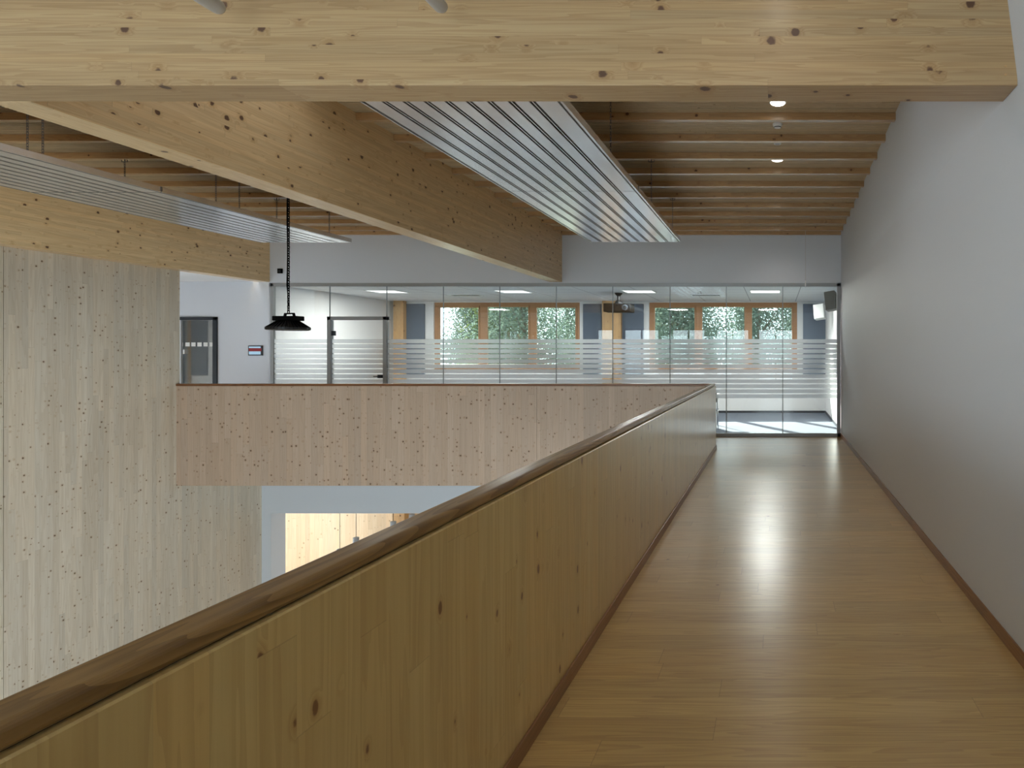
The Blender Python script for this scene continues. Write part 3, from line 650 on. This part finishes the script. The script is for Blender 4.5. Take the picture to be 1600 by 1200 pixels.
# ------------------------------------------------------------------ classroom things
for i, (a, b) in enumerate(((-3.52, -2.85), (-.58, .09), (-6.45, -5.8), (-9.4, -8.75), (-15.2, -14.5))):  # last one is unseen, added to brighten the room behind the doorway
    r_ = root('ceiling_light', ((a+b)/2, 14.95, 3.1), 'flat lit ceiling panel in the classroom, %s from the right' % ['second', 'first', 'third', 'fourth', 'fifth'][i], 'ceiling light', 'classroom ceiling lights')
    rel(boxes('frame', [(a-.02, a, 14.63, 15.27, 3.085, 3.0995), (b, b+.02, 14.63, 15.27, 3.085, 3.0995), (a, b, 14.63, 14.65, 3.085, 3.0995), (a, b, 15.25, 15.27, 3.085, 3.0995)], M['plastic']), r_)
    rel(box('diffuser', a, b, 14.65, 15.25, 3.088, 3.0995, M['roomlamp']), r_)
    l = lamp('panel_light', 'AREA', ((a+b)/2, 14.95, 3.08), 112 if a > -12 else 300, (1, .98, .95), ((a+b)/2, 14.95, 0), shape='RECTANGLE', size=.6, size_y=.55); l.parent = r_; l.matrix_parent_inverse = Matrix.Translation(-r_.location)
for i, (a, b) in enumerate(((-2.1, -1.35), (-8.05, -7.3))):
    r_ = root('ceiling_vent', ((a+b)/2, 15.9, 3.1), ('right' if i == 0 else 'left')+' slotted air vent in the classroom ceiling', 'vent', 'classroom ceiling vents')
    rel(boxes('frame', [(a, b, 15.7, 15.73, 3.08, 3.0995), (a, b, 16.0, 16.03, 3.08, 3.0995), (a, a+.03, 15.73, 16.0, 3.08, 3.0995), (b-.03, b, 15.73, 16.0, 3.08, 3.0995)], M['plastic']), r_)
    rel(boxes('slats', [(a+.03, b-.03, 15.75+.05*k, 15.765+.05*k, 3.083, 3.0995) for k in range(5)], M['anthracite']), r_)
r_ = root('ceiling_sensor', (px(1094, 15), 15, 3.1), 'small sensor on the classroom ceiling right of the projector', 'sensor')
bm = bmesh.new(); bm_lathe(bm, [(.05, 3.04), (.06, 3.05), (.06, 3.07), (.02, 3.075), (.02, 3.0995)], px(1094, 15), 15, 16); rel(obj('cover', bm, M['tube']), r_)
# projector
Y = 15.4; r_ = root('projector', (px(967, Y), Y, 2.65), 'black projector on a ceiling mount behind the glass', 'projector')
X0, X1 = px(946, Y), px(988.5, Y); Z0, Z1 = pz(488, Y), pz(475, Y)
rel(box('housing', X0, X1, Y-.22, Y+.22, Z0, Z1, M['black'], bevel=.02), r_)
bm = bmesh.new(); bm_tube(bm, (X1-.13, Y-.21, (Z0+Z1)/2), (X1-.13, Y-.27, (Z0+Z1)/2), .065, 20); rel(obj('lens_ring', bm, M['anthracite']), r_)
bm = bmesh.new(); bm_tube(bm, (X1-.13, Y-.262, (Z0+Z1)/2), (X1-.13, Y-.275, (Z0+Z1)/2), .045, 20); rel(obj('lens', bm, M['glass']), r_)
xc = px(966.5, Y); bm = bmesh.new(); bm_lathe(bm, [(.11, Z1-.005), (.09, Z1+.04), (.05, Z1+.09), (.035, Z1+.10), (.035, 3.02), (.09, 3.08), (.09, 3.0995)], xc, Y, 20); rel(obj('ceiling_mount', bm, M['dark']), r_)
# loudspeakers
def speaker(x0, x1, z0, z1, y, d, tilt, mat, label, mm):
    cx, cz = (x0+x1)/2, (z0+z1)/2
    r_ = root('loudspeaker', (cx, y, cz), label, 'loudspeaker'); hw, hh = (x1-x0)/2, (z1-z0)/2
    o = box('cabinet', -hw, hw, -d/2, d/2, -hh, hh, mat, r_, bevel=.015); o2 = box('front_grille', -hw+.012, hw-.012, -d/2-.006, -d/2+.002, -hh+.012, hh-.012, mm, r_, bevel=.003)
    for q in (o, o2): q.rotation_euler = (R(-8), R(tilt), R(-18))
    bm = bmesh.new(); bm_tube(bm, (0, 0, .05), (1.38-cx, .05, .08), .012, 8); bm_box(bm, 1.365-cx, 1.384-cx, 0, .1, .02, .14); obj('wall_bracket', bm, M['dark'], r_)
speaker(1.055, 1.29, 2.55, 2.95, 13.55, .2, -8, M['taupe'], 'larger taupe loudspeaker on the right classroom wall near the ceiling', M['taupe'])
speaker(.935, 1.20, 2.47, 2.83, 15.5, .2, -7, M['plastic'], 'smaller white loudspeaker behind the taupe one', M['plastic'])
# table and chair just beyond the glass
r_ = root('classroom_table', (-2.1, 14.3, 0), 'white classroom table behind the glass beside the balustrade end', 'table')
rel(box('table_top', -2.95, -1.28, 14.0, 14.7, .72, .745, M['plastic'], bevel=.004), r_)
for x, y in ((-2.9, 14.06), (-1.33, 14.06), (-2.9, 14.64), (-1.33, 14.64)):
    bm = bmesh.new(); bm_tube(bm, (x, y, 0.0), (x, y, .72), .02, 12); rel(obj('leg', bm, M['chrome'], smooth=False), r_)
r_ = root('classroom_chair', (-1.38, 13.7, 0), 'chrome framed classroom chair in front of the white table', 'chair')
bx, by = -1.43, 13.62
rel(box('seat', bx-.2, bx+.2, by-.2, by+.2, .44, .46, M['anthracite'], bevel=.01), r_)
rel(box('backrest', bx-.2, bx+.2, by-.23, by-.21, .62, .86, M['anthracite'], bevel=.01), r_)
for sx in (-1, 1):
    for sy in (-1, 1):
        bm = bmesh.new(); bm_tube(bm, (bx+sx*.19, by+sy*.2, 0), (bx+sx*.17, by+sy*.17, .44), .011, 8)
        if sy < 0: bm_tube(bm, (bx+sx*.17, by-.17, .44), (bx+sx*.17, by-.208, .84), .011, 8)
        rel(obj('leg', bm, M['chrome']), r_)

# ------------------------------------------------------------------ lower level lamps and post
for i, (x, zt, Y) in enumerate(((531, None, 13.9), (556.3, 839.5, 13.9), (614.4, 814.5, 14.2), (643.5, 803, 14.4))):
    X = px(x, Y); z1 = -2.6 if zt is None else pz(zt, Y)
    r_ = root('cylinder_pendant', (X, Y, z1), 'small grey cylinder pendant lamp below the gallery, %s from the left' % words[i], 'pendant lamp', 'cylinder pendants of the lower room')
    bm = bmesh.new(); bm_lathe(bm, [(.055, z1-.14), (.06, z1-.135), (.06, z1-.004), (.05, z1), (.01, z1+.012)], X, Y, 24); rel(obj('lamp_shade', bm, M['steel'], smooth=False), r_)
    bm = bmesh.new(); bm_tube(bm, (X, Y, z1), (X, Y, -.62), .006, 6); rel(obj('cord', bm, M['anthracite']), r_)
    bm = bmesh.new(); bm_lathe(bm, [(.045, z1-.143), (.05, z1-.1401)], X, Y, 24); rel(obj('diffuser', bm, M['lamp']), r_)
Y = 14.7; tag(box('timber_post', px(612.5, Y), px(632, Y), Y, Y+.25, -3.7, -.62, M['post_wood'], bevel=.005), 'timber post in the lower room seen above the handrail', 'post')
lamp('lower_room_lamp', 'AREA', (-7.2, 14.0, -.66), 13, (1, .96, .9), (-7.2, 14.0, -3), shape='RECTANGLE', size=6, size_y=1.2)

# ------------------------------------------------------------------ outside
S(box('ground', -60, 40, 18.4, 90, -4.0, -3.7, M['grass']), 'meadow outside the classroom windows', 'ground')
def make_tree(seed, mat, hgt=10.5, n=2600, rad=2.0):
    n *= 8
    rnd = random.Random(seed); bm = bmesh.new()
    clusters = []
    for k in range(80):
        a = rnd.uniform(0, 2*math.pi); h = rnd.uniform(3.0, hgt); r = rad*rnd.uniform(.15, 1)*math.sin(max(.2, min(1, (h-1.5)/(hgt-1.2)))*math.pi*.9+.2)
        clusters.append(Vector((r*math.cos(a), r*math.sin(a), h)))
    for k in range(n):
        c = rnd.choice(clusters); p = c+Vector((max(-1.2, min(1.2, rnd.gauss(0, .55))), max(-1.2, min(1.2, rnd.gauss(0, .55))), rnd.gauss(0, .5)))
        q = Matrix.Rotation(rnd.uniform(0, 6.28), 3, 'Z')@Matrix.Rotation(rnd.uniform(-1.2, 1.2), 3, 'X')@Matrix.Rotation(rnd.uniform(-1.2, 1.2), 3, 'Y')
        s_ = rnd.uniform(.035, .075)
        vs = [bm.verts.new(p+q@Vector(v)*s_) for v in ((-1, 0, 0), (0, -.6, .1), (1.1, 0, 0), (0, .6, .1))]
        bm.faces.new(vs)
    me = bpy.data.meshes.new('crown'); bm.to_mesh(me); bm.free(); me.materials.append(mat)
    bm = bmesh.new(); bm_tube(bm, (0, 0, 0), (.1, 0, hgt*.55), .16, 8, .09); bm_tube(bm, (.1, 0, hgt*.55), (0, .1, hgt*.95), .09, 6, .02)
    for c in clusters[:14]:
        z = max(1.6, c.z-1.6); bm_tube(bm, (.05, 0, z), c, .05, 5, .012)
    m2 = bpy.data.meshes.new('trunk'); bm.to_mesh(m2); bm.free(); m2.materials.append(M['bark'])
    return me, m2
kinds = [make_tree(1, M['leaf'], 9.3), make_tree(2, M['leaf'], 8.9, 3200), make_tree(3, M['leaf'], 9.6, 3000, 2.1), make_tree(4, M['leaf2'], 7.2, 2400)]
spots = [(-17.2, 27, 0), (-10.6, 27, 2), (-3.9, 27, 1), (2.8, 27, 3), (-21.5, 34, 1), (-14.4, 34, 3), (-7.6, 34, 0), (-.9, 34, 2), (5.8, 34, 1),
         (-25.5, 41, 2), (-18.7, 41, 0), (-12.0, 41, 1), (-5.3, 41, 2), (1.6, 41, 0), (-22.5, 48, 1), (-15.6, 48, 2), (-8.8, 48, 0), (-2.0, 48, 1), (4.8, 48, 2)]
rown = {27: 'nearest the building', 34: 'in the second row', 41: 'in the third row', 48: 'in the farthest row'}
for i, (x, y, k) in enumerate(spots):
    kx = sorted(q[0] for q in spots if q[1] == y).index(x)
    r_ = root('tree', (x, y, -3.7), ('yellow green tree ' if k == 3 else 'grey green leafy tree ')+rown[y]+' outside the windows, '+words[kx]+' from the left', 'tree', 'trees outside the windows')
    r_.rotation_euler = (0, 0, i*math.pi/2); f_ = {27: 1.0, 34: 1.12, 41: 1.25, 48: 1.4}[y]; r_.scale = (1, 1, f_)
    for nm, me in (('crown', kinds[k][0]), ('trunk', kinds[k][1])):
        o = bpy.data.objects.new(nm, me); C.objects.link(o); o.parent = r_
